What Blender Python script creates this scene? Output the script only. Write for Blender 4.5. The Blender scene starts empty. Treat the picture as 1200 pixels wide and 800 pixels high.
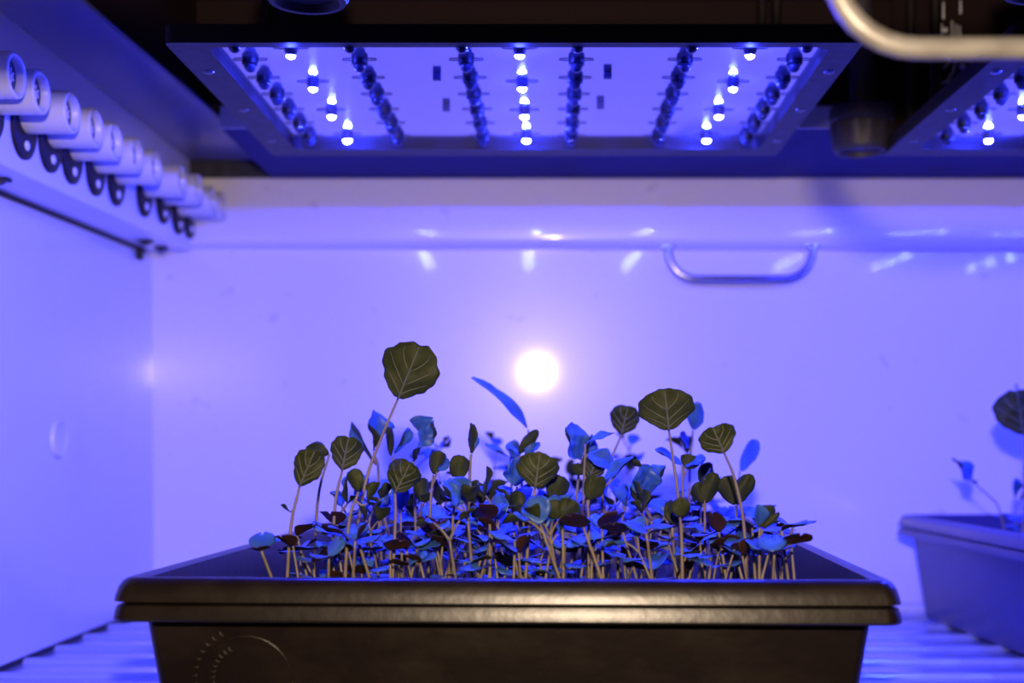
import bpy, bmesh, math, random
from mathutils import Vector, Matrix
R = random.Random(11)
H = 0.128            # eye height above the shelf floor
PX, PY, F = 645.0, 520.0, 1500.0
def P(px, py, d): return Vector(((px-PX)/F*d, d, H+(PY-py)/F*d))
SC = bpy.context.scene
COL = SC.collection

# ------------------------------------------------------------------ materials
def mat(name, color=(.5,.5,.5), rough=.5, metal=0., spec=.5, emit=None, estr=0., trans=0., ior=1.5, coat=0., coat_r=.1, noise=None, bump=None, sheen=0.):
    m = bpy.data.materials.new(name); m.use_nodes = True
    nt = m.node_tree; b = nt.nodes['Principled BSDF']
    b.inputs['Base Color'].default_value = (*color, 1)
    b.inputs['Roughness'].default_value = rough
    b.inputs['Metallic'].default_value = metal
    b.inputs['Specular IOR Level'].default_value = spec
    b.inputs['IOR'].default_value = ior
    b.inputs['Transmission Weight'].default_value = trans
    b.inputs['Coat Weight'].default_value = coat
    b.inputs['Coat Roughness'].default_value = coat_r
    if emit:
        b.inputs['Emission Color'].default_value = (*emit, 1)
        b.inputs['Emission Strength'].default_value = estr
    if noise or bump:
        tc = nt.nodes.new('ShaderNodeTexCoord')
    if noise:   # (scale, color2, low, high, stretch)
        mp = nt.nodes.new('ShaderNodeMapping'); mp.inputs['Scale'].default_value = noise[4] if len(noise) > 4 else (1,1,1)
        nt.links.new(tc.outputs['Object'], mp.inputs[0])
        n = nt.nodes.new('ShaderNodeTexNoise'); n.inputs['Scale'].default_value = noise[0]; n.inputs['Detail'].default_value = 5
        nt.links.new(mp.outputs[0], n.inputs['Vector'])
        r = nt.nodes.new('ShaderNodeValToRGB')
        r.color_ramp.elements[0].position = noise[2]; r.color_ramp.elements[1].position = noise[3]
        r.color_ramp.elements[0].color = (*color, 1); r.color_ramp.elements[1].color = (*noise[1], 1)
        nt.links.new(n.outputs['Fac'], r.inputs[0]); nt.links.new(r.outputs[0], b.inputs['Base Color'])
    if bump:    # (scale, strength, distance, stretch)
        mp = nt.nodes.new('ShaderNodeMapping'); mp.inputs['Scale'].default_value = bump[3] if len(bump) > 3 else (1,1,1)
        nt.links.new(tc.outputs['Object'], mp.inputs[0])
        n = nt.nodes.new('ShaderNodeTexNoise'); n.inputs['Scale'].default_value = bump[0]; n.inputs['Detail'].default_value = 4
        nt.links.new(mp.outputs[0], n.inputs['Vector'])
        bp = nt.nodes.new('ShaderNodeBump'); bp.inputs['Strength'].default_value = bump[1]; bp.inputs['Distance'].default_value = bump[2]
        nt.links.new(n.outputs['Fac'], bp.inputs['Height']); nt.links.new(bp.outputs[0], b.inputs['Normal'])
    return m
LED_COL = (.027, .037, 1.0)
M = dict(
 wall   = mat('white_enamel', (.70,.72,.80), .34, coat=.6, coat_r=.09, noise=(9,(.62,.64,.72),.55,.8), bump=(14,.10,.002)),
 wallb  = mat('white_enamel_back', (.80,.79,.78), .30, coat=.6, coat_r=.07, noise=(60,(.68,.66,.68),.66,.72), bump=(8,.06,.002)),
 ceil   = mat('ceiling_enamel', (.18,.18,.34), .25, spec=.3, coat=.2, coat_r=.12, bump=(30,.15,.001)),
 ceil2  = mat('shade_tinted_steel', (.035,.036,.15), .7, spec=.08, noise=(20,(.03,.03,.125),.5,.7)),  # dark blue tone paints in the shade on the rear ceiling band
 floor  = mat('ribbed_shelf_metal', (.38,.43,.52), .24, metal=.25, coat=.6, noise=(25,(.28,.33,.42),.45,.7,(.3,1,1)), bump=(60,.2,.001)),
 black  = mat('black_board', (.020,.010,.011), .6, spec=.12),
 dark   = mat('black_seam', (.01,.01,.01), .6),
 blackm = mat('black_anodised', (.014,.010,.011), .5, spec=.25),
 lip    = mat('grey_anodised_frame', (.045,.043,.060), .5, spec=.2, noise=(160,(.03,.029,.034),.4,.6)),
 plate  = mat('brushed_aluminium', (.42,.42,.50), .10, metal=.80, bump=(40,.05,.0004,(.15,6,1))),
 chrome = mat('satin_steel_handle', (.27,.26,.25), .42, metal=.25, noise=(120,(.20,.19,.18),.45,.7)),
 steel  = mat('polished_steel', (.42,.42,.45), .22, metal=.95),
 socket = mat('white_socket_plastic', (.62,.62,.64), .35, coat=.2),
 sockin = mat('socket_recess_plastic', (.02,.02,.022), .5),
 knob   = mat('dark_cap_plastic', (.045,.038,.048), .55),
 ledb   = mat('diode_body', (.008,.008,.010), .35, spec=.2),
 ledg   = mat('diode_lens_clear', (.035,.04,.09), .05, trans=.45, ior=1.5),
 lede   = mat('diode_lens_lit', (.2,.2,.2), .3, emit=LED_COL, estr=9000),
 lead   = mat('diode_lead', (.03,.03,.04), .4),
 comp   = mat('component_case', (.05,.05,.12), .5),
 screw  = mat('screw_steel', (.14,.14,.16), .35, metal=.8),
 trace  = mat('solder_trace', (.95,.95,1.0), .3),
 tray   = mat('black_tray_plastic', (.008,.004,.0035), .34, spec=.65, noise=(45,(.018,.012,.009),.45,.75,(1,1,2)), bump=(180,.22,.0006)),
 trayb  = mat('blue_lit_tray_plastic', (.022,.018,.085), .34, spec=.6, noise=(45,(.03,.025,.10),.45,.75,(1,1,2)), bump=(180,.15,.0006)),  # black tray plastic with the blue LED light put into its colour
 soil   = mat('dark_potting_soil', (.022,.013,.008), .9, noise=(220,(.06,.035,.02),.45,.7), bump=(300,.8,.002)),
 stem   = mat('pale_stem', (.25,.21,.11), .45, noise=(70,(.17,.11,.11),.4,.7)),
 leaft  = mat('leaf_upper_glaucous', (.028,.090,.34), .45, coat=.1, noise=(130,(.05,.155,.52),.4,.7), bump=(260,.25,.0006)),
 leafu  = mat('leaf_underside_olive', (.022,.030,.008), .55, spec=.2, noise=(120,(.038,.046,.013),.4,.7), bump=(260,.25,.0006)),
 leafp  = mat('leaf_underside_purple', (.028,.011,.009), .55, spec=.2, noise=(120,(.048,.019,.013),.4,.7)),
 vein   = mat('leaf_vein', (.10,.11,.09), .45),
)

# ------------------------------------------------------------------ helpers
def link(name, bm, mats, parent=None, smooth=False, angle=None):
    me = bpy.data.meshes.new(name); bm.to_mesh(me); bm.free()
    for m in (mats if isinstance(mats, (list, tuple)) else [mats]): me.materials.append(M[m])
    if smooth:
        for p in me.polygons: p.use_smooth = True
        if angle is not None: 
            me.set_sharp_from_angle(angle=math.radians(angle))
    o = bpy.data.objects.new(name, me); COL.objects.link(o)
    if parent: o.parent = parent
    return o
def tag(o, label, cat, group=None, kind=None):
    if label: o['label'] = label
    if cat: o['category'] = cat
    if group: o['group'] = group
    if kind: o['kind'] = kind
    return o
def thing(name, loc, label, cat, group=None, rz=0):
    o = bpy.data.objects.new(name, None); o.empty_display_size = .01; COL.objects.link(o)
    o.location = loc; o.rotation_euler = (0,0,rz)
    return tag(o, label, cat, group)
def struct(name, bm, m, smooth=False, angle=None):
    o = link(name, bm, m, None, smooth, angle); o['kind'] = 'structure'; return o
def box(bm, x0, x1, y0, y1, z0, z1, mi=0, bev=0):
    vs = [bm.verts.new((x,y,z)) for x in (x0,x1) for y in (y0,y1) for z in (z0,z1)]
    fs = [(0,1,3,2),(4,6,7,5),(0,4,5,1),(2,3,7,6),(0,2,6,4),(1,5,7,3)]
    nf = []
    for f in fs:
        a = bm.faces.new([vs[i] for i in f]); a.material_index = mi; nf.append(a)
    if bev:
        es = list({e for f in nf for e in f.edges})
        r = bmesh.ops.bevel(bm, geom=es, offset=bev, segments=2, affect='EDGES', profile=.6)
        for f in r['faces']: f.material_index = mi
    return vs
def prism8(bm, pts, mi=0):      # eight corners: four of the near end, four of the far end
    vs = [bm.verts.new(p) for p in pts]
    for f in ((3,2,1,0),(4,5,6,7),(0,1,5,4),(1,2,6,5),(2,3,7,6),(3,0,4,7)):
        bm.faces.new([vs[i] for i in f]).material_index = mi
def ring(bm, c, ax, r, n=16, rb=None, ph=0):
    ax = Vector(ax).normalized(); t = Vector((0,0,1)) if abs(ax.z) < .9 else Vector((1,0,0))
    u = ax.cross(t).normalized(); v = ax.cross(u).normalized()
    rb = r if rb is None else rb
    return [bm.verts.new(Vector(c)+u*(r*math.cos(2*math.pi*i/n+ph))+v*(rb*math.sin(2*math.pi*i/n+ph))) for i in range(n)]
def bridge(bm, a, b, mi=0):
    n = len(a)
    for i in range(n):
        bm.faces.new((a[i], a[(i+1)%n], b[(i+1)%n], b[i])).material_index = mi
def cap(bm, a, mi=0, flip=False):
    f = bm.faces.new(a if not flip else a[::-1]); f.material_index = mi
def lathe(bm, c, ax, prof, n=24, mi=0, close=(True, True)):     # prof: (along, radius[, mi])
    ax = Vector(ax).normalized(); prev = None; first = None
    for i, q in enumerate(prof):
        r = ring(bm, Vector(c)+ax*q[0], ax, max(q[1], 1e-5), n)
        if prev: bridge(bm, prev, r, q[2] if len(q) > 2 else mi)
        else: first = r
        prev = r
    if close[0]: cap(bm, first, mi, True)
    if close[1]: cap(bm, prev, prof[-1][2] if len(prof[-1]) > 2 else mi)
def tube(bm, pts, rad, n=8, mi=0, flat=1.0, ends=True):
    pts = [Vector(p) for p in pts]; N = len(pts); prev = None; first = None
    rad = rad if isinstance(rad, (list, tuple)) else [rad]*N
    t0 = (pts[1]-pts[0]).normalized()
    up = Vector((0,1,0)) if abs(t0.y) < .8 else Vector((1,0,0))
    for i, p in enumerate(pts):
        t = (pts[min(i+1,N-1)]-pts[max(i-1,0)]).normalized()
        u = t.cross(up).normalized(); v = u.cross(t).normalized(); up = v
        r = [bm.verts.new(p+u*(rad[i]*math.cos(2*math.pi*k/n))+v*(rad[i]*flat*math.sin(2*math.pi*k/n))) for k in range(n)]
        if prev: bridge(bm, prev, r, mi)
        else: first = r
        prev = r
    if ends: cap(bm, first, mi, True); cap(bm, prev, mi)
def fixn(bm): bmesh.ops.recalc_face_normals(bm, faces=bm.faces[:])
def copy_tree(o, parent=None):
    c = o.copy(); COL.objects.link(c)
    if parent: c.parent = parent
    for ch in o.children: copy_tree(ch, c)
    return c

# ------------------------------------------------------------------ the cabinet
XL = -.309; DW = 1.0; XR = .62; D0 = .425; ZC = H+.203; ZR = H+.2156; ZT = H+.285
# ribbed shelf floor: flat pans with narrow raised beads running left to right
bm = bmesh.new()
prof = []
y = D0
beads = [.845+.0475*k for k in range(-9, 4)]
prof.append((D0, -.0))
for b in beads:
    if b-.004 < D0 or b+.004 > DW: continue
    prof += [(b-.0042, 0), (b-.0030, .0018), (b-.0012, .0027), (b+.0012, .0027), (b+.0030, .0018), (b+.0042, 0), (b+.0052, -.0016), (b+.0070, 0)]
prof.append((DW, 0))
top = [[bm.verts.new((x, y_, z_)) for (y_, z_) in prof] for x in (XL, -.1, .15, .4, XR)]
for a, b in zip(top, top[1:]):
    for i in range(len(prof)-1): bm.faces.new((a[i], b[i], b[i+1], a[i+1]))
box(bm, XL, XR, D0, DW, -.012, -.003)
struct('floor', bm, 'floor', True, 40)

# left wall, its dark seam at the floor, its round plug
bm = bmesh.new(); box(bm, XL-.006, XL, D0, DW+.02, -.012, ZT)
struct('wall_left', bm, 'wall')
bm = bmesh.new(); box(bm, XL, XL+.0012, D0, DW-.004, .0002, .0034)
struct('trim_1', bm, 'dark')
# back wall, leaning slightly forward at the top
bm = bmesh.new()
ya = lambda x, z: DW + .0125*(x-.10) - .0175*(z-H-.02)
def wallquad(x0, x1, z0, z1, t):
    prism8(bm, [(x0,ya(x0,z0),z0),(x1,ya(x1,z0),z0),(x1,ya(x1,z1),z1),(x0,ya(x0,z1),z1),
                (x0,ya(x0,z0)+t,z0),(x1,ya(x1,z0)+t,z0),(x1,ya(x1,z1)+t,z1),(x0,ya(x0,z1)+t,z1)])
wallquad(XL-.006, XR, -.012, H+.156, .012); fixn(bm)
struct('wall_back', bm, 'wallb')
# upper strip of the back wall with a rolled lower edge
bm = bmesh.new()
ys = .983
sec = [(ys+.03, H+.235), (ys-.004, H+.235)] + [(ys-.004+.0*0, H+.170)] + \
      [(ys+.0035-.0075*math.cos(a), H+.1585-.0075*math.sin(a)) for a in [math.radians(k) for k in range(0, 91, 15)]] + [(ys+.03, H+.151)]
l = [bm.verts.new((XL, a, b)) for a, b in sec]; r = [bm.verts.new((XR, a, b)) for a, b in sec]
for i in range(len(sec)): j = (i+1) % len(sec); bm.faces.new((l[i], l[j], r[j], r[i]))
bm.faces.new(l[::-1]); bm.faces.new(r); fixn(bm)
struct('trim_2', bm, 'wallb', True, 30)
# right wall
bm = bmesh.new(); box(bm, XR, XR+.006, D0, DW+.03, -.012, ZT); struct('wall_right', bm, 'wall')
# low strip where the floor meets the back wall
bm = bmesh.new(); box(bm, XL, XR, .982, 1.0, -.002, .0042, bev=.0012); struct('trim_3', bm, 'wall', True, 40)
# ceiling: black board in the recess, white plate to the left, a lower band at the back with its shade put into the colour
bm = bmesh.new()
box(bm, XL-.006, XR+.006, D0, .835, ZT, ZT+.006)
struct('ceiling', bm, 'black')
bm = bmesh.new()
prism8(bm, [(XL, D0, ZR), (-.236, D0, ZR), (-.236, D0, ZR+.003), (XL, D0, ZR+.003),
            (XL, .974, ZR), (-.2136, .974, ZR), (-.2136, .974, ZR+.003), (XL, .974, ZR+.003)]); fixn(bm)
bmesh.ops.bevel(bm, geom=bm.edges[:], offset=.0008, segments=2, affect='EDGES')
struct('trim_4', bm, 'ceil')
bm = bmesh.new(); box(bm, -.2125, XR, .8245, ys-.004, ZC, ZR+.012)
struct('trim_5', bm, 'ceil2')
bm = bmesh.new(); box(bm, -.2125, XR, .8232, .8245, ZC, ZR+.0015); struct('trim_10', bm, 'wall')
bm = bmesh.new(); box(bm, -.240, XR, .8232, .8245, ZR+.0018, ZT); struct('trim_11', bm, 'black')
bm = bmesh.new()
prism8(bm, [(-.2400, D0, ZR+.003), (-.2375, D0, ZR+.003), (-.2375, D0, ZT), (-.2400, D0, ZT), (-.2300, .823, ZR+.003), (-.2275, .823, ZR+.003), (-.2275, .823, ZT), (-.2300, .823, ZT)]); fixn(bm)
struct('trim_12', bm, 'black')
bm = bmesh.new(); box(bm, XL, -.2125, .975, ys-.004, ZC, ZR+.012)
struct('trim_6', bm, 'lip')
# front header above the opening (outside the frame), carrying the near handle
bm = bmesh.new(); box(bm, XL-.006, XR+.006, .322, .338, H+.129, H+.150); box(bm, XL-.006, XL, .338, D0, H+.129, H+.150); box(bm, XR, XR+.006, .338, D0, H+.129, H+.150); struct('trim_7', bm, 'black')

# socket rail along the top of the left wall
bm = bmesh.new()
zr = lambda d: H+.1390+.0240*(d-.62)
xr = -.2745
prism8(bm, [(XL, D0, zr(D0)), (xr, D0, zr(D0)), (xr, D0, ZR), (XL, D0, ZR), (XL, .974, zr(.974)), (xr, .974, zr(.974)), (xr, .974, ZR), (XL, .974, ZR)]); fixn(bm)
es = [e for e in bm.edges if all(abs(v.co.x-xr) < 1e-5 and v.co.z < ZR-.01 for v in e.verts)]
bmesh.ops.bevel(bm, geom=es, offset=.0022, segments=4, affect='EDGES', profile=.5)
struct('trim_8', bm, 'wall', True, 40)
bm = bmesh.new()     # fold line under the rail and the shadow gap above the wall sheet
for dx, hh in ((.0002, .0012),):
    prism8(bm, [(XL+dx, D0, zr(D0)-.0022), (XL+.0022, D0, zr(D0)-.0022), (XL+.0022, D0, zr(D0)), (XL+dx, D0, zr(D0)),
                (XL+dx, .972, zr(.972)-.0022), (XL+.0022, .972, zr(.972)-.0022), (XL+.0022, .972, zr(.972)), (XL+dx, .972, zr(.972))])
fixn(bm); struct('trim_9', bm, 'dark')

# round plug pressed into the left wall
t = thing('wall_plug', (XL, .803, H+.003), 'round white plastic plug set into the left wall', 'plug')
bm = bmesh.new(); lathe(bm, (0,0,0), (1,0,0), [(-.001,.0125),(.0010,.0125),(.0024,.0112),(.0012,.0092),(.0006,.004),(.0006,.0002)], 28); fixn(bm)
link('plug_disc', bm, 'wall', t, True, 60)
# clips under the rail
for i, (px, py) in enumerate(((150,281),(190,284),(2,213))):
    d = .290*F/(PX-px) if i else .92
    d = min(d, .962)
    p = (-.290, d, zr(d))
    t = thing('rail_clip', p, ['small dark clip under the socket rail, second from its far end', 'rusty dark clip under the far end of the socket rail in the corner', 'dark clip under the socket rail at the left edge of the photo'][i], 'clip')
    bm = bmesh.new(); box(bm, -.005, .004, -.004, .004, -.0016, 0, bev=.0004); link('clip_plate', bm, 'dark', t)
    bm = bmesh.new(); lathe(bm, (-.001,0,-.0016), (0,0,-1), [(0,.0030),(.0010,.0028),(.0018,.0016),(.0021,.0003)], 12); fixn(bm); link('screw', bm, 'knob', t, True, 40)
    if i == 1:
        bm = bmesh.new(); box(bm, -.0185, -.0145, -.003, .003, -.0095, 0, bev=.0006); link('hook', bm, 'dark', t)

# ------------------------------------------------------------------ row of lamp sockets
def make_socket(loc, label):
    t = thing('lamp_socket', loc, label, 'lamp socket', 'white lamp sockets along the upper left rail')
    bm = bmesh.new()     # body: white barrel with a hollow end
    lathe(bm, (-.0165,0,0), (1,0,0), [(0,.0100),(.0005,.0109),(.0232,.0109),(.0242,.0106),(.0245,.0100),(.0242,.0090),(.0236,.0084),(.0195,.0080),(.0195,.0002)], 32, 0); fixn(bm)
    link('barrel', bm, 'socket', t, True, 50)
    bm = bmesh.new(); lathe(bm, (.0031,0,0), (1,0,0), [(0,.0078),(.0008,.0078),(.0008,.0001)], 24); fixn(bm); link('recess', bm, 'sockin', t, True, 40)
    bm = bmesh.new()
    for k in range(6):
        a = k*math.pi/3
        box(bm, .0039, .0050, -.0003, .0003, .0016, .0036)
        bmesh.ops.rotate(bm, verts=bm.verts[-8:], cent=(0,0,0), matrix=Matrix.Rotation(a, 3, 'X'))
    lathe(bm, (.0039,0,0), (1,0,0), [(0,.0011),(.0016,.0010),(.0016,.0002)], 12); fixn(bm)
    link('contact_star', bm, 'socket', t)
    bm = bmesh.new()     # black oval mounting flange behind the barrel
    n = 28; zc = -.0078
    rings = [[bm.verts.new((x, s*.0148*math.cos(2*math.pi*i/n), zc+s*.0165*math.sin(2*math.pi*i/n))) for i in range(n)] for x, s in ((-.0186,1),(-.0170,1),(-.0163,.93))]
    bridge(bm, rings[0], rings[1]); bridge(bm, rings[1], rings[2]); cap(bm, rings[2]); cap(bm, rings[0], flip=True); fixn(bm)
    link('flange', bm, 'blackm', t, True, 40)
    bm = bmesh.new(); lathe(bm, (-.0166,0,-.0172), (1,0,0), [(0,.0026),(.0010,.0025),(.0016,.0015),(.0017,.0002)], 14); fixn(bm)
    link('screw', bm, 'wall', t, True, 40)
    return t
ends = [(21,88),(50,108),(86,132),(114,150),(137,166),(162,182),(184,196),(214,212),(234,222),(250,236),(262,242)]
names_s = ['nearest white lamp socket on the upper left rail, cut by the photo edge', 'second nearest white lamp socket on the upper left rail',
 'third nearest white lamp socket on the upper left rail', 'fourth nearest white lamp socket on the upper left rail', 'fifth nearest white lamp socket on the upper left rail',
 'white lamp socket two before the gap in the rail row', 'white lamp socket just before the wider gap in the rail row', 'white lamp socket just past the wider gap in the rail row',
 'fourth white lamp socket counted from the far corner... ', 'second white lamp socket from the far corner of the rail', 'farthest white lamp socket, against the back wall corner']
names_s[8] = 'third white lamp socket from the far corner of the rail'
s0 = None
for i, (px, py) in enumerate(ends):
    d = .2477*F/(PX-px); z = H+(PY-py)/F*d; loc = (-.2477-.008, d, z)
    if s0 is None: s0 = make_socket(loc, names_s[0])
    else:
        c = copy_tree(s0); c.location = loc; c['label'] = names_s[i]

# ------------------------------------------------------------------ LED grow panels
def rrect(bm, x0, x1, y0, y1, z, r, n=4):
    out = []
    for cx, cy, a0 in ((x1-r,y1-r,0),(x0+r,y1-r,90),(x0+r,y0+r,180),(x1-r,y0+r,270)):
        for k in range(n+1):
            a = math.radians(a0+90*k/n); out.append(bm.verts.new((cx+r*math.cos(a), cy+r*math.sin(a), z)))
    return out
def make_panel(loc, label):
    t = thing('led_grow_panel', loc, label, 'grow light', 'LED grow panels under the ceiling')
    W0, W1, Y0, Y1 = -.1735, .1409, 0, .226     # local: x as in the cabinet, y from the front edge, z from the lip
    bm = bmesh.new()
    o0 = rrect(bm, W0, W1, Y0, Y1, 0, .003); o1 = rrect(bm, W0, W1, Y0, Y1, .0084, .003)
    i0 = rrect(bm, W0+.0175, W1-.0135, Y0+.0068, Y1-.018, 0, .007); i1 = rrect(bm, W0+.0175, W1-.0135, Y0+.0068, Y1-.018, .0046, .007)
    bridge(bm, o0, i0, 1); bridge(bm, o0, o1, 0); bridge(bm, i0, i1, 0); cap(bm, o1, 0); fixn(bm)
    link('frame', bm, ['blackm', 'lip'], t)
    bm = bmesh.new(); box(bm, W0+.0172, W1-.0132, Y0+.0065, Y1-.0177, .0042, .0050)
    link('reflector_plate', bm, 'plate', t)
    # prototype diodes
    def diode(x, y, lit):
        bm = bmesh.new()
        k_ = 1. if lit else 1.32; hb = 1. if lit else 1.2
        lathe(bm, (0,0,0), (0,0,-1), [(0,.0030*k_),(.0020*hb,.0030*k_),(.0024*hb,.0027*k_),(.0024*hb,.0002)], 14)
        for s in (-1, 1): 
            tube(bm, [(s*.0028,0,-.0006),(s*.0050,0,-.0005),(s*.0078,0,-.0004),(s*.0082,0,.0001)], .00030, 5, 1)
        fixn(bm)
        o = link('lit_diode' if lit else 'unlit_diode', bm, ['comp' if lit else 'ledb', 'lead'], t, True, 40); o.location = (x, y, .0042)
        bm = bmesh.new()
        r = .0023 if lit else .0029
        lathe(bm, (0,0,-.0024*hb), (0,0,-1), [(0,r,1)]+[(.0006+r*math.sin(a), r*math.cos(a), 1 if q < 2 else 0) for q, a in enumerate([math.radians(k) for k in (0,25,45,62,78)])], 14, close=(True, True)); fixn(bm)
        l_ = link('lens', bm, ['lede', 'comp'] if lit else ['ledg', 'ledg'], o, True, 60)
        return o
    pd = pl = None
    for x in (-.1438,-.0914,-.0403,.0125,.0644,.1168):
        for k in range(7):
            y = .0085+.0303*k
            if pd is None: pd = diode(x, y, False)
            else: c = copy_tree(pd, t); c.location = (x, y, .0042)
    for x in (-.1206,-.0143,.0928):
        for k in range(4):
            y = .0205+.0553*k
            if pl is None: pl = diode(x, y, True)
            else: c = copy_tree(pl, t); c.location = (x, y, .0042)
    for x, y in ((-.0564,.062),(-.0565,.121),(.0283,.059),(.027,.116)):
        bm = bmesh.new(); box(bm, -.0020, .0020, -.0016, .0016, -.0034, 0, bev=.0004); o = link('component', bm, 'comp', t); o.location = (x, y, .0042)
    for x in (W0+.008, W1-.006):
        for y in (.045, .115, .185):
            bm = bmesh.new(); lathe(bm, (0,0,0), (0,0,-1), [(0,.0027),(.0005,.0025),(.0009,.0014),(.0010,.0002)], 14); fixn(bm)
            o = link('screw', bm, 'screw', t, True, 40); o.location = (x, y, 0)
    for x in (W0+.012, W1-.012):
        for y in (.155, .205):
            bm = bmesh.new(); lathe(bm, (0,0,.0080), (0,0,1), [(0,.0030),(ZT-H-.180-.0080,.0030)], 12); fixn(bm); o = link('hanger_rod', bm, 'blackm', t, True, 40); o.location = (x, y, 0)
    return t
pan = make_panel((0, .5745, H+.180), 'large LED grow panel overhead in the middle with three glowing rows')
p2 = copy_tree(pan); p2.location = (.381, .5745, H+.180); p2['label'] = 'LED grow panel cut by the right edge, behind the near handle'

# upright circuit board standing beside the right panel
t = thing('circuit_board', P(1046,178,.812), 'black upright circuit board with silver traces above the right grow panel', 'circuit board')
z0 = ZT-t.location.z
bm = bmesh.new(); box(bm, 0, .24, 0, .0016, 0.001, z0); link('board', bm, 'black', t)
def bp(px, py): 
    v = P(px, py, .811)-t.location; return Vector((v.x, -.0004, v.z))
for pts in ([(1097,70),(1094,86),(1098,94),(1102,97)], [(1121,66),(1117,84),(1110,95),(1103,97)], [(1112,62),(1112,74),(1106,80)], [(1104,28),(1101,62)], [(1116,24),(1117,60)], [(1121,28),(1121,60)], [(1125,30),(1126,58)], [(1106,2),(1106,22)], [(1126,0),(1126,16)], [(1091,0),(1099,12)]):
    bm = bmesh.new(); tube(bm, [bp(*q) for q in pts], .00060, 6); fixn(bm); link('trace', bm, 'trace', t, True)
for q in ((1094,107),(1128,77),(1108,35)):
    bm = bmesh.new(); bmesh.ops.create_uvsphere(bm, u_segments=10, v_segments=8, radius=.0019); bmesh.ops.translate(bm, verts=bm.verts, vec=bp(*q)); link('solder_blob', bm, 'trace', t, True)

# round ribbed caps hanging from the ceiling board
def cap_knob(px, d, zb, r, label, ztop, zroof=None):
    X = (px-PX)/F*d; h = ztop-zb
    t = thing('ceiling_cap', (X, d, ztop), label, 'cap', 'round ribbed caps under the ceiling')
    bm = bmesh.new(); n = 48
    ra = [];
    for k, (dz, rr, rib) in enumerate(((0,r*.98,0),(-h*.30,r*1.0,0),(-h*.34,r*.93,0),(-h*.38,r*.95,1),(-h*.88,r*.86,1),(-h*.95,r*.86,0),(-h,r*.80,0),(-h,r*.66,0),(-h*.90,r*.62,0),(-h*.90,r*.01,0))):
        ra.append([bm.verts.new((rr*(1+(.03 if rib and i%4<2 else 0))*math.cos(2*math.pi*i/n), rr*(1+(.03 if rib and i%4<2 else 0))*math.sin(2*math.pi*i/n), dz)) for i in range(n)])
    for a, b in zip(ra, ra[1:]): bridge(bm, a, b)
    cap(bm, ra[0]); cap(bm, ra[-1]); fixn(bm)
    link('ribbed_body', bm, 'knob', t, True, 35)
    if zroof:
        bm = bmesh.new(); lathe(bm, (0,0,0), (0,0,1), [(-.001,r*.35),(zroof-ztop,r*.35)], 16); fixn(bm); link('threaded_stem', bm, 'knob', t, True, 35)
    bm = bmesh.new(); m_ = 40
    lathe(bm, (0,0,-h+.0006), (0,0,-1), [(0,r*.82),(.0009,r*.80),(.0009,r*.68),(0,r*.66)], m_, close=(False,False)); fixn(bm)
    link('rim', bm, 'lip', t, True, 40)
cap_knob(360, .500, H+.1728, .0188, 'dark round cap hanging at the top edge, left of the middle', H+.200, ZT)
cap_knob(1222, .500, H+.1765, .0185, 'dark round cap at the very top right corner', H+.200, ZT)
cap_knob(1009, .797, H+.1815, .0200, 'dark ribbed round cap hanging between the two grow panels', H+.2085, ZT)

# ------------------------------------------------------------------ the two handles
def make_handle(name, x0, x1, d, ztop, zbot, th, label):
    t = thing(name, ((x0+x1)/2, d, ztop), label, 'handle')
    w = (x1-x0)/2-th/2; drop = ztop-zbot-th/2; rc = min(drop*.85, .022); splay = .0015
    pts = [(-w, 0, .0)]
    def arc(cx, cz, a0, a1):
        for k in range(9):
            a = math.radians(a0+(a1-a0)*k/8); pts.append((cx+rc*math.cos(a), 0, cz+rc*math.sin(a)))
    pts.append((-w, 0, -(drop-rc)*.5))
    arc(-w+rc, -drop+rc, 180, 270); arc(w-rc, -drop+rc, 270, 360)
    pts.append((w, 0, -(drop-rc)*.5)); pts.append((w, 0, 0))
    bm = bmesh.new(); tube(bm, pts, th/2, 14, 0, .9); fixn(bm)
    mt = 'chrome' if name != 'wall_pull' else 'steel'; link('grip_bar', bm, mt, t, True, 60)
    for s in (-1, 1):
        bm = bmesh.new(); box(bm, s*w-.006, s*w+.006, -.0022, .0022 if name != 'wall_pull' else .003, -.0016, .002, bev=.0006); link('mount_tab', bm, mt, t)
    return t
make_handle('wall_pull', (778-PX)/F*.985, (957-PX)/F*.985, .9835, H+.1525, H+.1235, .0062, 'steel U-shaped handle on the back wall')
make_handle('door_pull', (962-PX)/F*.33, (962-PX)/F*.33+.116, .33, H+.129, H+.0990, .0058, 'blurred steel handle close to the camera at top right')

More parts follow.
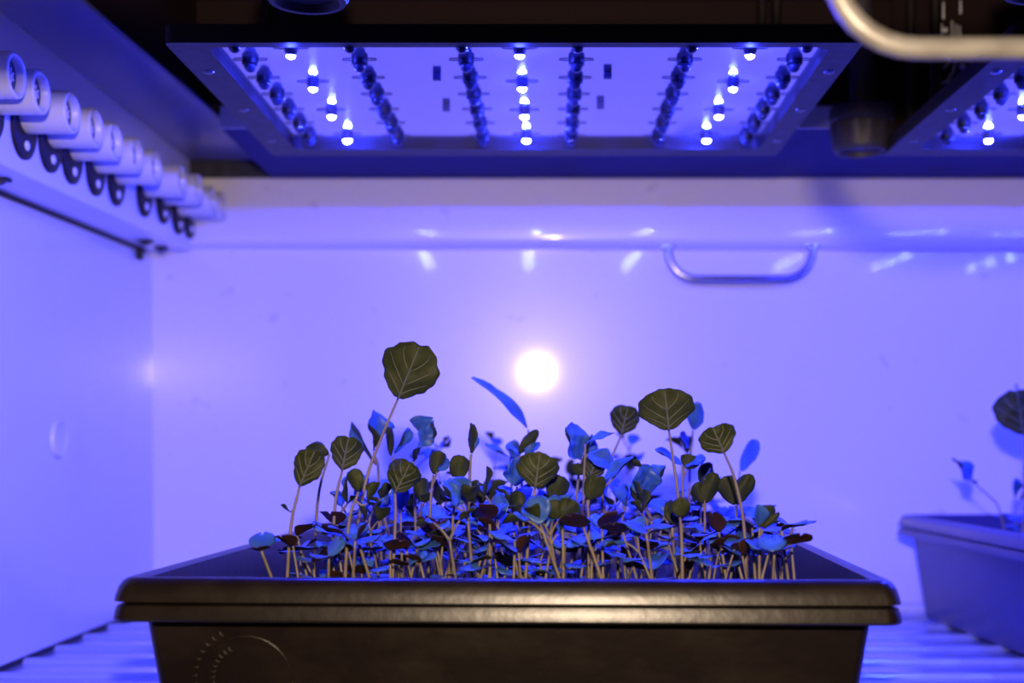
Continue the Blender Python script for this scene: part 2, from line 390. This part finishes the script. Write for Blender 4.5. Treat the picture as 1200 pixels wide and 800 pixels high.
# ------------------------------------------------------------------ trays
def make_tray(loc, rz, W, L, hgt, label, mark=False, taper=.0):
    t = thing('seedling_tray', loc, label, 'tray', None, rz)
    prof = [(.0095+.135*(hgt-.0155), -hgt), (.0097+.004, -.030), (.0095, -.0160), (.0006,-.0152), (0,-.0144), (.0003,-.0120), (.0010,-.0097), (.0032,-.0091), (.0030,-.0086), (.0002,-.0082),
            (.0006,-.0060), (.0015,-.0030), (.0028,-.0010), (.0040,-.0002), (.0052,0), (.0072,0), (.0084,-.0010), (.0105,-.0120), (.0135,-.0300), (.0115+.135*(hgt-.0155), -hgt+.0015)]
    prof[1] = (.0095+.135*.0145, -.030)
    bm = bmesh.new(); loops = []
    for ins, z in prof:
        x = W/2-ins; r = max(.0060-ins*.2, .0035); n = 6; lp = []
        y0, y1 = ins, L-ins
        segs = []
        for cx, cy, a0 in ((x-r,y1-r,0),(-x+r,y1-r,90),(-x+r,y0+r,180),(x-r,y0+r,270)):
            for k in range(n+1):
                a = math.radians(a0+90*k/n); segs.append((cx+r*math.cos(a), cy+r*math.sin(a)))
        for (a, b) in segs:
            lp.append(bm.verts.new((a*(1-taper*b/L), b, z)))
        loops.append(lp)
    for a, b in zip(loops, loops[1:]): bridge(bm, a, b)
    cap(bm, loops[0], flip=True); cap(bm, loops[-1]); fixn(bm)
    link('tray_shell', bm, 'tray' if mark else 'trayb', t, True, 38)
    if mark:     # moulded mark on the front: a raised ring and two short arcs of raised characters
        bm = bmesh.new()
        def fp(px, py):      # pixel to local front wall point
            d = .457; X = (px-PX)/F*d; z = H+(PY-py)/F*d - loc[2]
            return Vector((X-loc[0]+math.sin(rz)*.01, 0, z))
        def onwall(v): 
            ins = .0095+.135*(-v.z-.0155); return Vector((v.x, ins-.0001, v.z))
        c = fp(286, 800); rad = .0165
        tube(bm, [onwall(c+Vector((rad*math.cos(a), 0, rad*math.sin(a)))) for a in [math.radians(k) for k in range(0, 361, 10)]], .00045, 6, 0)
        fixn(bm); link('moulded_ring', bm, 'tray', t, True)
        for rr, cnt in ((.0128, 11), (.0172+.002, 9)):
            for k in range(cnt):
                a = math.radians(118+k*9.5)
                q = c+Vector((rr*math.cos(a), 0, rr*math.sin(a)))
                bm = bmesh.new(); box(bm, -.0010, .0010, -.0004, .0004, -.00038, .00038, bev=.0002)
                box(bm, -.0010, -.0005, -.0004, .0004, -.0009, .0009, bev=.0002)
                o = link('moulded_character', bm, 'tray', t, True, 40); o.location = onwall(q); o.rotation_euler = (0, -a, 0)
    return t
RZ1 = -math.radians(2.17); TW, TL, TH = .2780, .478, .0775
rim_z = H-.0478+.0004
T1 = (-.0148-0.0020, .445, rim_z)
tray1 = make_tray(T1, RZ1, TW, TL, rim_z-.0027, 'large black plastic seedling tray in the foreground, rim warmly lit', True, .035)
cs, sn = math.cos(RZ1), math.sin(RZ1)
def t1(x, y, z=0): return Vector((T1[0]+x*cs-y*sn, T1[1]+x*sn+y*cs, T1[2]+z))
def inv1(p): dx, dy = p[0]-T1[0], p[1]-T1[1]; return (dx*cs+dy*sn, -dx*sn+dy*cs)
RZ2 = math.radians(3.7); hgt2 = .0735
c2, s2 = math.cos(RZ2), math.sin(RZ2)
# back-left rim corner at (.264, .962)
ox = .267+.1357*c2+.478*s2; oy = .962+.1357*0-.478*c2
T2 = (ox, .966-.478*c2+.1357*0-.1357*s2*0, .0027+hgt2)
# keep the back-right corner off the wall
T2 = (T2[0]-.0170, T2[1]-.012, T2[2])
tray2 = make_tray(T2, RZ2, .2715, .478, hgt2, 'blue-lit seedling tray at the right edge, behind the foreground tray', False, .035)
def t2(x, y, z=0): return Vector((T2[0]+x*c2-y*s2, T2[1]+x*s2+y*c2, T2[2]+z))

def soil(name, T, rz, depth, label):
    bm = bmesh.new(); nx, ny = 40, 66; x = TW/2-.0160; y0, y1 = .0150, TL-.0150
    rr = random.Random(3)
    g = [[bm.verts.new(((-x+2*x*i/nx)*(1-.035*(y0+(y1-y0)*j/ny)/TL), y0+(y1-y0)*j/ny, -depth+rr.uniform(-.0011,.0011)+.0008*math.sin(i*.8)*math.cos(j*.6))) for i in range(nx+1)] for j in range(ny+1)]
    for j in range(ny):
        for i in range(nx): bm.faces.new((g[j][i], g[j][i+1], g[j+1][i+1], g[j+1][i]))
    o = link(name, bm, 'soil', None, True); o.location = T; o.rotation_euler = (0,0,rz)
    return tag(o, label, 'soil', None, 'stuff')
SD = .0300
soil('potting_soil', T1, RZ1, SD, 'dark potting soil under the seedlings of the foreground tray')
soil('potting_soil.001', T2, RZ2, SD, 'dark potting soil inside the tray at the right edge')
SOILZ = rim_z-SD; SOILZ2 = T2[2]-SD

# ------------------------------------------------------------------ leaves and plants
def leaf_surface(L, W, cup=.3, curl=.2, wave=.08, notch=0., c=.58, cren=.03, seed=0, s=.75, freq=15):
    rr = random.Random(seed); p1, p2, p3 = rr.uniform(0,6), rr.uniform(0,6), rr.uniform(0,6)
    def prof(t):
        if t >= c: return math.sqrt(max(0, 1-((t-c)/(1.0001-c))**2))
        return math.sin(math.pi/2*max(t,0)/c)**s
    def S(v, t):
        w = prof(t)
        x = v*W/2*w
        y = t*L*(1-notch*math.exp(-(v/.38)**2))
        e = max(abs(v)**4, t**7)*min(1, t*4); th_ = math.atan2(x, y-.5*L)
        g = 1+cren*e*(.55*math.sin(13*th_+p1)+.5*math.sin(7*th_+p2)+.6*math.sin(4*th_+p3)); x *= g; y = .5*L+(y-.5*L)*g
        z = cup*(abs(v)**1.7)*w*w*W/2 + curl*L*t*t + wave*L*(abs(v)**1.5*w*math.sin(7*t+p3+2*v)+.35*t*math.sin(5*v+p1)*w+.22*w*math.sin(19*t+p2)*math.sin(7*v+p3))
        return Vector((x, y, z))
    return S
def leaf_bm(S, frame, under=1, veins=False, nv=8, nt=9, th=.00035):
    bm = bmesh.new(); F_ = frame
    def N(v, t):
        e = .02
        a = S(min(v+e,1), t)-S(max(v-e,-1), t); b = S(v, min(t+e,.98))-S(v, max(t-e,.02))
        n = a.cross(b); return n.normalized() if n.length > 1e-12 else Vector((0,0,1))
    top, bot = [], []
    for j in range(nt+1):
        t = .03+.955*j/nt
        ra, rb = [], []
        for i in range(nv+1):
            v = -1+2*i/nv
            p = S(v, t); n = N(v*.95, t)
            edge = (1-abs(v))**.4
            ra.append(bm.verts.new(F_ @ (p+n*th*.5*edge))); rb.append(bm.verts.new(F_ @ (p-n*th*(.5*edge+.15))))
        top.append(ra); bot.append(rb)
    for j in range(nt):
        for i in range(nv):
            bm.faces.new((top[j][i], top[j][i+1], top[j+1][i+1], top[j+1][i])).material_index = 0
            bm.faces.new((bot[j][i], bot[j+1][i], bot[j+1][i+1], bot[j][i+1])).material_index = 1
    bd = [(top[0][i], bot[0][i]) for i in range(nv+1)]+[(top[j][nv], bot[j][nv]) for j in range(1, nt+1)]+[(top[nt][i], bot[nt][i]) for i in range(nv-1, -1, -1)]+[(top[j][0], bot[j][0]) for j in range(nt-1, 0, -1)]
    for k in range(len(bd)):
        a, b = bd[k], bd[(k+1) % len(bd)]
        bm.faces.new((a[0], a[1], b[1], b[0])).material_index = 1
    if veins:
        sc = (F_ @ Vector((1,0,0))-F_ @ Vector()).length
        def vtube(path, r0, r1):
            pts = [F_ @ (S(*q)-N(*q)*.00030) for q in path]
            tube(bm, pts, [r0+(r1-r0)*k/(len(pts)-1) for k in range(len(pts))], 5, 2)
        vtube([(0, t) for t in (0.0,.12,.25,.4,.55,.7,.84,.94)], .00055, .00024)
        for sgn in (-1, 1):
            for t0, ve, te in ((.08,.82,.40),(.26,.84,.68),(.50,.66,.88)):
                vtube([(sgn*ve*k/4, t0+(te-t0)*(k/4)**1.15) for k in range(5)], .00028, .00013)
    return bm
def frame_of(base, tip, normal):
    y = (Vector(tip)-Vector(base)).normalized(); n = Vector(normal); x = y.cross(n).normalized(); z = x.cross(y).normalized()
    m = Matrix((x, y, z)).transposed().to_4x4(); m.translation = base
    return m
UM = {'olive': 'leafu', 'purple': 'leafp'}
def add_leaf(root, base, tip, width, normal, under='olive', veins=False, seed=0, name='leaf', **kw):
    L = (Vector(tip)-Vector(base)).length
    S = leaf_surface(L, width, seed=seed, **kw)
    bm = leaf_bm(S, frame_of(base, tip, normal), veins=veins, nv=18 if veins else 8, nt=20 if veins else 9)
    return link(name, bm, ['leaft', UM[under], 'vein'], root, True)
def stem_bm(pts, r0, r1, n=6):
    # Catmull-style smoothing
    P_ = [Vector(p) for p in pts]; out = []
    Q = [P_[0]*2-P_[1]]+P_+[P_[-1]*2-P_[-2]]
    for i in range(1, len(Q)-2):
        for k in range(5):
            u = k/5; a, b, c, d = Q[i-1], Q[i], Q[i+1], Q[i+2]
            out.append(.5*((2*b)+(c-a)*u+(2*a-5*b+4*c-d)*u*u+(3*b-a-3*c+d)*u**3))
    out.append(P_[-1]); bm = bmesh.new()
    tube(bm, out, [r0+(r1-r0)*k/(len(out)-1) for k in range(len(out))], n, 0); fixn(bm)
    return bm

# hero seedlings: each placed by leaf, with its own stem
# (label, depth, stem-foot px, [via px...], [(base, tip, width px, side, options)...])
UPN = {'U': (0,.85,.30), 'T': (0,-.62,.75), 'L': (-.75,-.30,.55), 'R': (.75,-.30,.55), 'V': (0,.4,.9), 'B': (0,-.25,.95)}
HEROES = [
 ('tallest seedling, one big dark round leaf rising at the left', .530, 402, [(425,581),(446,515)], [((466,468),(494,404),68,'U',dict(cren=.05,cup=.2,wave=.05))]),
 ('seedling with an olive leaf at the far left edge of the bunch', .500, 333, [(340,625)], [((351,570),(371,526),36,'U',dict(cren=.05)),((341,600),(328,592),12,'V',{})]),
 ('seedling with a square olive leaf just left of the tallest leaf stem', .515, 386, [(392,600)], [((401,551),(410,511),38,'U',dict(cren=.05))]),
 ('seedling with a dark leaf lying flat behind the far left leaves', .570, 366, [(372,590)], [((386,532),(360,523),20,'U',dict(curl=-.2))]),
 ('seedling with a broad cupped olive leaf below the tallest stem right side', .498, 455, [(463,620)], [((463,577),(482,541),40,'U',dict(cup=.5,wave=.12))]),
 ('short seedling with a small oval olive leaf at lower left', .492, 401, [(408,620)], [((420,576),(414,549),20,'U',{}),((430,590),(445,566),18,'V',dict(cup=.8))]),
 ('seedling with an upright crumpled blue leaf beside the tallest stem', .610, 448, [(444,560)], [((438,530),(436,480),24,'R',dict(cup=.9,wave=.2)),((440,545),(415,492),18,'L',dict(cup=.8))]),
 ('seedling with two narrow leaves right of the tallest stem', .600, 468, [(464,560)], [((458,535),(456,500),10,'U',dict(cup=1.2)),((462,532),(478,500),16,'R',dict(cup=.8))]),
 ('seedling with a crinkled blue leaf leaning right of the tallest leaf', .575, 490, [(486,580)], [((484,540),(512,491),30,'T',dict(wave=.22,cup=.5,cren=.07))]),
 ('seedling with a folded dark leaf left of the closed bud', .545, 500, [(504,600)], [((508,556),(516,528),20,'U',dict(cup=.8)),((512,552),(524,536),14,'R',dict(cup=.8))]),
 ('thin seedling topped by a closed upright bud left of the gap', .540, 540, [(549,590),(551,545)], [((552,532),(550,495),11,'R',dict(cup=1.8,c=.5)),((553,532),(555,497),11,'U',dict(cup=1.8,c=.5))]),
 ('seedling with a small round dark leaf beside the closed bud stem', .520, 522, [(530,620)], [((535,564),(541,533),24,'U',dict(cup=.4))]),
 ('seedling with a drooping olive leaf below the closed bud', .560, 566, [(568,610)], [((545,562),(572,582),26,'V',dict(cup=-.4)),((566,590),(560,566),20,'U',{})]),
 ('slender seedling with a long narrow blue leaf arching before the bright spot', .640, 618, [(621,560)], [((619,503),(573,436),17,'T',dict(curl=-.28,cup=.6,wave=.03,c=.5))]),
 ('seedling with a thin blue leaf reaching left in the central gap', .650, 601, [(600,590)], [((598,536),(567,521),9,'B',dict(c=.5,cup=.5)),((600,545),(606,515),18,'T',dict(wave=.2))]),
 ('seedling with a pointed dark leaf under the long arching leaf', .600, 612, [(612,580)], [((607,532),(631,504),14,'U',dict(c=.45)),((610,534),(592,522),16,'R',{}),((614,540),(634,520),24,'T',dict(wave=.2))]),
 ('seedling with a wide veined olive leaf at the centre', .495, 611, [(620,620)], [((627,572),(633,530),50,'U',dict(cren=.05,cup=.25))]),
 ('seedling with a frilly blue leaf left of the central olive leaf', .560, 600, [(603,610)], [((606,570),(602,535),28,'T',dict(wave=.25,cren=.08))]),
 ('seedling with a broad pale blue leaf right of the central gap', .590, 672, [(676,580)], [((682,538),(662,499),42,'T',dict(wave=.14,cren=.05)),((682,540),(692,508),16,'R',dict(cup=1.))]),
 ('seedling with an arching dark strap leaf right of the pale blue leaf', .570, 682, [(684,580)], [((686,520),(718,500),11,'B',dict(curl=-.2,c=.5)),((688,532),(716,536),30,'T',dict(curl=-.5))]),
 ('seedling with a black-green round leaf under the pale blue leaf', .575, 688, [(690,600)], [((690,562),(700,534),30,'U',dict(cup=.3)),((684,556),(670,545),14,'U',{})]),
 ('seedling with a blue-grey round leaf left of the big dark right leaf', .625, 700, [(712,560)], [((728,509),(736,475),36,'U',dict(cren=.04))]),
 ('seedling with the big dark veined leaf on the right side', .530, 800, [(796,600),(789,540)], [((784,505),(778,456),66,'U',dict(cren=.05,cup=.2,wave=.05))]),
 ('seedling with a small blue leaf peeking behind the big right leaf', .640, 806, [(808,560)], [((812,504),(819,471),24,'T',dict(cup=.5)),((808,525),(795,508),20,'T',{})]),
 ('seedling with a fan-shaped olive leaf on a bent purple stem at right', .500, 874, [(873,630),(862,565)], [((849,531),(834,500),46,'U',dict(cren=.05,cup=.3))]),
 ('seedling with a pale blue oval leaf standing alone at far right', .680, 866, [(864,600)], [((867,552),(888,517),26,'T',dict(cup=.2,wave=.03))]),
 ('seedling with a folded olive leaf right of the fan-shaped leaf stem', .540, 866, [(864,630)], [((862,592),(848,558),26,'U',dict(cup=.5)),((863,592),(880,556),22,'U',dict(cup=.4))]),
 ('seedling with a pair of dark cupped leaves below the fan-shaped leaf', .540, 826, [(826,630)], [((826,590),(838,554),24,'U',dict(cup=.5)),((824,590),(815,565),16,'U',dict(cup=.6)),((826,560),(832,548),8,'R',{})]),
 ('seedling with flat blue leaves spread under the big right leaf', .590, 798, [(800,590)], [((800,545),(768,527),22,'B',dict(wave=.05)),((802,545),(826,538),20,'T',{}),((805,550),(812,533),24,'U',{})]),
 ('seedling with a wide blue drooping leaf left of the big right stem', .570, 760, [(758,600)], [((758,585),(750,543),34,'T',dict(wave=.15)),((760,570),(780,546),22,'T',dict(wave=.2)),((752,590),(742,566),16,'U',{})]),
 ('seedling with a diagonal blue leaf left of the big right stem group', .560, 704, [(706,600)], [((704,565),(738,532),18,'T',dict(curl=-.1)),((736,538),(752,548),12,'V',{})]),
 ('short seedling with a coin-round olive leaf at lower right', .485, 801, [(799,640)], [((797,606),(798,583),23,'U',dict(cup=.1,c=.5))]),
 ('seedling with a pale cupped leaf at the right end of the bunch', .490, 889, [(890,650)], [((890,618),(884,590),20,'T',dict(cup=.7)),((891,618),(904,592),22,'U',dict(cup=.7)),((894,620),(913,600),9,'U',{})]),
 ('seedling with a dark olive leaf right of the central olive leaf', .510, 648, [(646,625)], [((648,588),(658,557),28,'U',dict(cup=.5)),((652,590),(668,570),16,'V',{})]),
 ('seedling with a leaning triangular olive leaf between centre and right', .500, 690, [(690,620)], [((688,586),(706,558),24,'U',dict(c=.45)),((690,585),(694,556),16,'U',{})]),
 ('low seedling with two brown cupped leaves right of centre', .485, 660, [(660,640)], [((656,606),(640,590),26,'U',dict(cup=.4)),((658,606),(676,588),28,'U',dict(cup=.4))]),
]
def hero(label, d, foot, via, leaves, idx, soilz=None, group='tall seedlings standing above the tray'):
    soilz = SOILZ if soilz is None else soilz
    base = Vector(((foot-PX)/F*d, d, soilz-.001))
    t = thing('seedling', base, label, 'seedling', group)
    junc = P(*leaves[0][0], d)-base
    pts = [Vector((0,0,0))]
    for q in via: pts.append(P(*q, d)-base)
    # extra stem bend where via lies below the rim is harmless
    pts = [pts[0]]+[p for p in pts[1:] if p.z > .006]+[junc]
    rr = random.Random(idx*7+1)
    link('stem', stem_bm(pts, .00082, .00048), 'stem', t, True)
    for k, (b, tp, w, side, kw) in enumerate(leaves):
        bb = P(*b, d)-base; tt = P(*tp, d)-base
        n = Vector(UPN[side])
        L2 = (tt-bb).length
        # lean the blade a little out of the picture plane
        lean = {'U': .18, 'T': .45, 'L': .1, 'R': .1, 'V': -.2, 'B': -.3}[side]
        tt = tt+Vector((0, -lean*L2*(1 if side != 'U' else 1), 0))
        kw2 = dict(cup=.3, curl=.05, wave=.07, cren=.04); kw2.update(kw)
        big = w >= 30
        wm = w/F*d
        if k: 
            j = pts[-1] if len(pts) < 3 else pts[-1]*.75+pts[-2]*.25
            link('petiole', stem_bm([j, (j+bb)/2+Vector((0,0,-.001)), bb], .0005, .0004, 5), 'stem', t, True)
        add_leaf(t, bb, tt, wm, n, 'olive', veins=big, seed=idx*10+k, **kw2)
    # a pair of small old seed leaves low on the stem
    for s_ in (-1, 1):
        if rr.random() < .75:
            q = pts[0].lerp(pts[1] if len(pts) > 2 else pts[-1], rr.uniform(.55,.95)) 
            if q.z < .022: q.z = .022
            a = rr.uniform(-.6,.6)+(0 if s_ > 0 else math.pi)
            tp = q+Vector((math.cos(a)*.010, math.sin(a)*.010, rr.uniform(-.002,.004)))
            add_leaf(t, q, tp, .010, (0,0,1), 'purple', seed=idx*10+5+s_, name='seed_leaf', cup=-.2, curl=-.15, notch=.15, wave=.02, cren=0)
    return t
for i, h in enumerate(HEROES): hero(*h, i)

# low crowded seedlings: prototypes then copies
def proto(kind, k):
    rr = random.Random(100+k*13+len(kind))
    t = bpy.data.objects.new('seedling', None); t.empty_display_size = .01; COL.objects.link(t)
    hgt = {'low': rr.uniform(.026,.042), 'mid': rr.uniform(.036,.047), 'high': rr.uniform(.056,.070)}[kind]
    lx, ly = rr.uniform(-.006,.006), rr.uniform(-.006,.006)
    top = Vector((lx, ly, hgt))
    link('stem', stem_bm([Vector((0,0,-.001)), Vector((lx*.2+rr.uniform(-.002,.002), ly*.3, hgt*.5)), top], .00074, .00046), 'stem', t, True)
    a0 = rr.uniform(0, math.pi)
    und = 'purple' if (kind == 'low' and rr.random() < .8) or (kind == 'mid' and rr.random() < .6) else 'olive'
    hz = hgt*(1 if kind == 'low' else rr.uniform(.5,.7))
    for s_ in (0, 1):
        a = a0+s_*math.pi+rr.uniform(-.4,.4); ln = rr.uniform(.0055,.0092); el = rr.uniform(.05,1.15)
        b = Vector((lx*hz/hgt, ly*hz/hgt, hz-.0005)); b1 = b+Vector((math.cos(a)*.002, math.sin(a)*.002, .001))
        tp = b1+Vector((math.cos(a)*math.cos(el), math.sin(a)*math.cos(el), math.sin(el)))*ln
        add_leaf(t, b, tp, ln*rr.uniform(1.2,1.6), (-.5*math.cos(a)*math.sin(el),-.5*math.sin(a)*math.sin(el),1), und, seed=k*5+s_, name='seed_leaf', cup=rr.uniform(-.3,.2), curl=rr.uniform(-.25,.0), notch=.18, wave=.04, cren=0, c=.6)
    if kind != 'low':
        for s_ in range(1 if kind == 'low' else rr.choice((2,2,3))):
            a = rr.uniform(0, 6.28); ln = rr.uniform(.0065,.0125)*(1.15 if kind == 'high' else 1); el = rr.uniform(.1,1.35)
            st = Vector((math.cos(a), math.sin(a), 1.2))*rr.uniform(.002,.006)
            b = top+st; tp = b+Vector((math.cos(a)*math.cos(el), math.sin(a)*math.cos(el), math.sin(el)))*ln
            link('petiole', stem_bm([top+Vector((0,0,-.0004)), top+st*.5+Vector((0,0,.0005)), b], .0005, .0004, 5), 'stem', t, True)
            add_leaf(t, b, tp, ln*rr.uniform(.65,.95), (-math.cos(a)*math.sin(el),-math.sin(a)*math.sin(el),math.cos(el)+.1), 'olive', seed=k*5+3+s_, cup=rr.uniform(.1,.9), curl=rr.uniform(-.3,.1), wave=rr.uniform(.05,.18), cren=.05)
    return t
protos = {k: [proto(k, i) for i in range(n)] for k, n in (('low', 14), ('mid', 14), ('high', 8))}
first = {id(p): True for ps in protos.values() for p in ps}
placed = []
LAB = {
 'front': 'short small-leaved seedling in the crowded rows just behind the front rim',
 'mid':   'green-leaved seedling in the dense middle of the foreground tray',
 'back':  'blurred seedling in the back half of the foreground tray',
}
GRP = {'front': 'short seedlings behind the front rim', 'mid': 'seedlings in the middle of the tray', 'back': 'blurred seedlings at the back of the tray'}
def place(kind, p, rz, sc, zone):
    pr = R.choice(protos[kind])
    if first[id(pr)]: o = pr; first[id(pr)] = False
    else: o = copy_tree(pr)
    o.location = p; o.rotation_euler = (R.uniform(-.35,.0) if zone == 'front' else R.uniform(-.3,.08), R.uniform(-.12,.12), rz); o.scale = (sc, sc, sc)
    tag(o, LAB[zone], 'seedling', GRP[zone])
def scatter(n, y0, y1, zone, kinds, mind, sc=(.9,1.15)):
    tries = 0; c = 0
    while c < n and tries < 20000:
        tries += 1
        y = R.uniform(y0, y1); x = R.uniform(-.088, .110)
        if any((x-a)**2+(y-b)**2 < mind*mind for a, b in placed): continue
        placed.append((x, y)); c += 1
        p = t1(x, y); p.z = SOILZ
        place('low' if not -.08 < x < .092 else R.choice(kinds), p, R.uniform(0, 6.28), R.uniform(*sc), zone)
scatter(92, .032, .085, 'front', ['low','low','low','low','mid'], .0072)
scatter(90, .085, .200, 'mid', ['low','low','mid'], .0088)
scatter(64, .200, .430, 'back', ['low','low','low','mid','high'], .0110)
for ps in protos.values():
    for pr in ps:
        if first[id(pr)]:
            for c in list(pr.children): bpy.data.objects.remove(c)
            bpy.data.objects.remove(pr)

# seedlings of the right tray
H2 = [
 ('seedling with a big dark round leaf at the right edge of the photo', .80, 1196, [(1200,560)], [((1199,510),(1188,457),56,'U',dict(cren=.04))]),
 ('seedling with a small blue leaf above the dark leaf at the right edge', .86, 1204, [(1203,540)], [((1200,470),(1184,452),14,'T',{})]),
 ('seedling with a crinkled blue leaf on a long bent stem, right tray', .84, 1184, [(1172,600),(1160,582)], [((1144,568),(1108,538),20,'T',dict(wave=.15,cren=.06,c=.5,cup=.5))]),
 ('seedling with a pale blue upright leaf in the right tray', .83, 1192, [(1191,600)], [((1190,584),(1184,560),16,'T',dict(cup=.5)),((1193,590),(1206,556),16,'R',{})]),
 ('low seedling with flat blue leaves at the right tray edge', .82, 1190, [(1190,622)], [((1190,612),(1178,602),14,'B',{}),((1192,612),(1212,600),16,'T',{})]),
 ('lowest seedling beside the inner wall of the right tray', .80, 1196, [(1196,630)], [((1196,624),(1184,616),14,'B',{}),((1198,624),(1212,612),16,'T',{})]),
]
for i, h in enumerate(H2): hero(*h, 80+i, SOILZ2, 'seedlings in the right tray')

# ------------------------------------------------------------------ lights, world, camera
ld = bpy.data.lights.new('camera_flash', 'AREA'); ld.shape = 'DISK'; ld.size = .017; ld.color = (1.0, .76, .52); ld.energy = 2.9
lo = bpy.data.objects.new('camera_flash', ld); COL.objects.link(lo); lo.location = (.004, 0, H+.0776); lo.rotation_euler = (math.radians(90), 0, 0)
w = bpy.data.worlds.new('World'); SC.world = w; w.use_nodes = True
w.node_tree.nodes['Background'].inputs[0].default_value = (.35,.28,.30,1); w.node_tree.nodes['Background'].inputs[1].default_value = .006
cd = bpy.data.cameras.new('Camera'); cam = bpy.data.objects.new('Camera', cd); COL.objects.link(cam)
cam.location = (0,0,H); cam.rotation_euler = (math.radians(90),0,0)
cd.sensor_width = 36; cd.lens = 45; cd.shift_x = -(PX-600)/1200; cd.shift_y = (PY-400)/1200
cd.clip_start = .01; cd.clip_end = 20
cd.dof.use_dof = True; cd.dof.focus_distance = .535; cd.dof.aperture_fstop = 8.0
SC.camera = cam
SC.view_settings.view_transform = 'Standard'; SC.view_settings.look = 'None'; SC.view_settings.gamma = 1; SC.view_settings.use_curve_mapping = False
SC.view_settings.exposure = 0
SC.cycles.use_denoising = True
SC.cycles.sample_clamp_indirect = 12
SC.cycles.max_bounces = 8
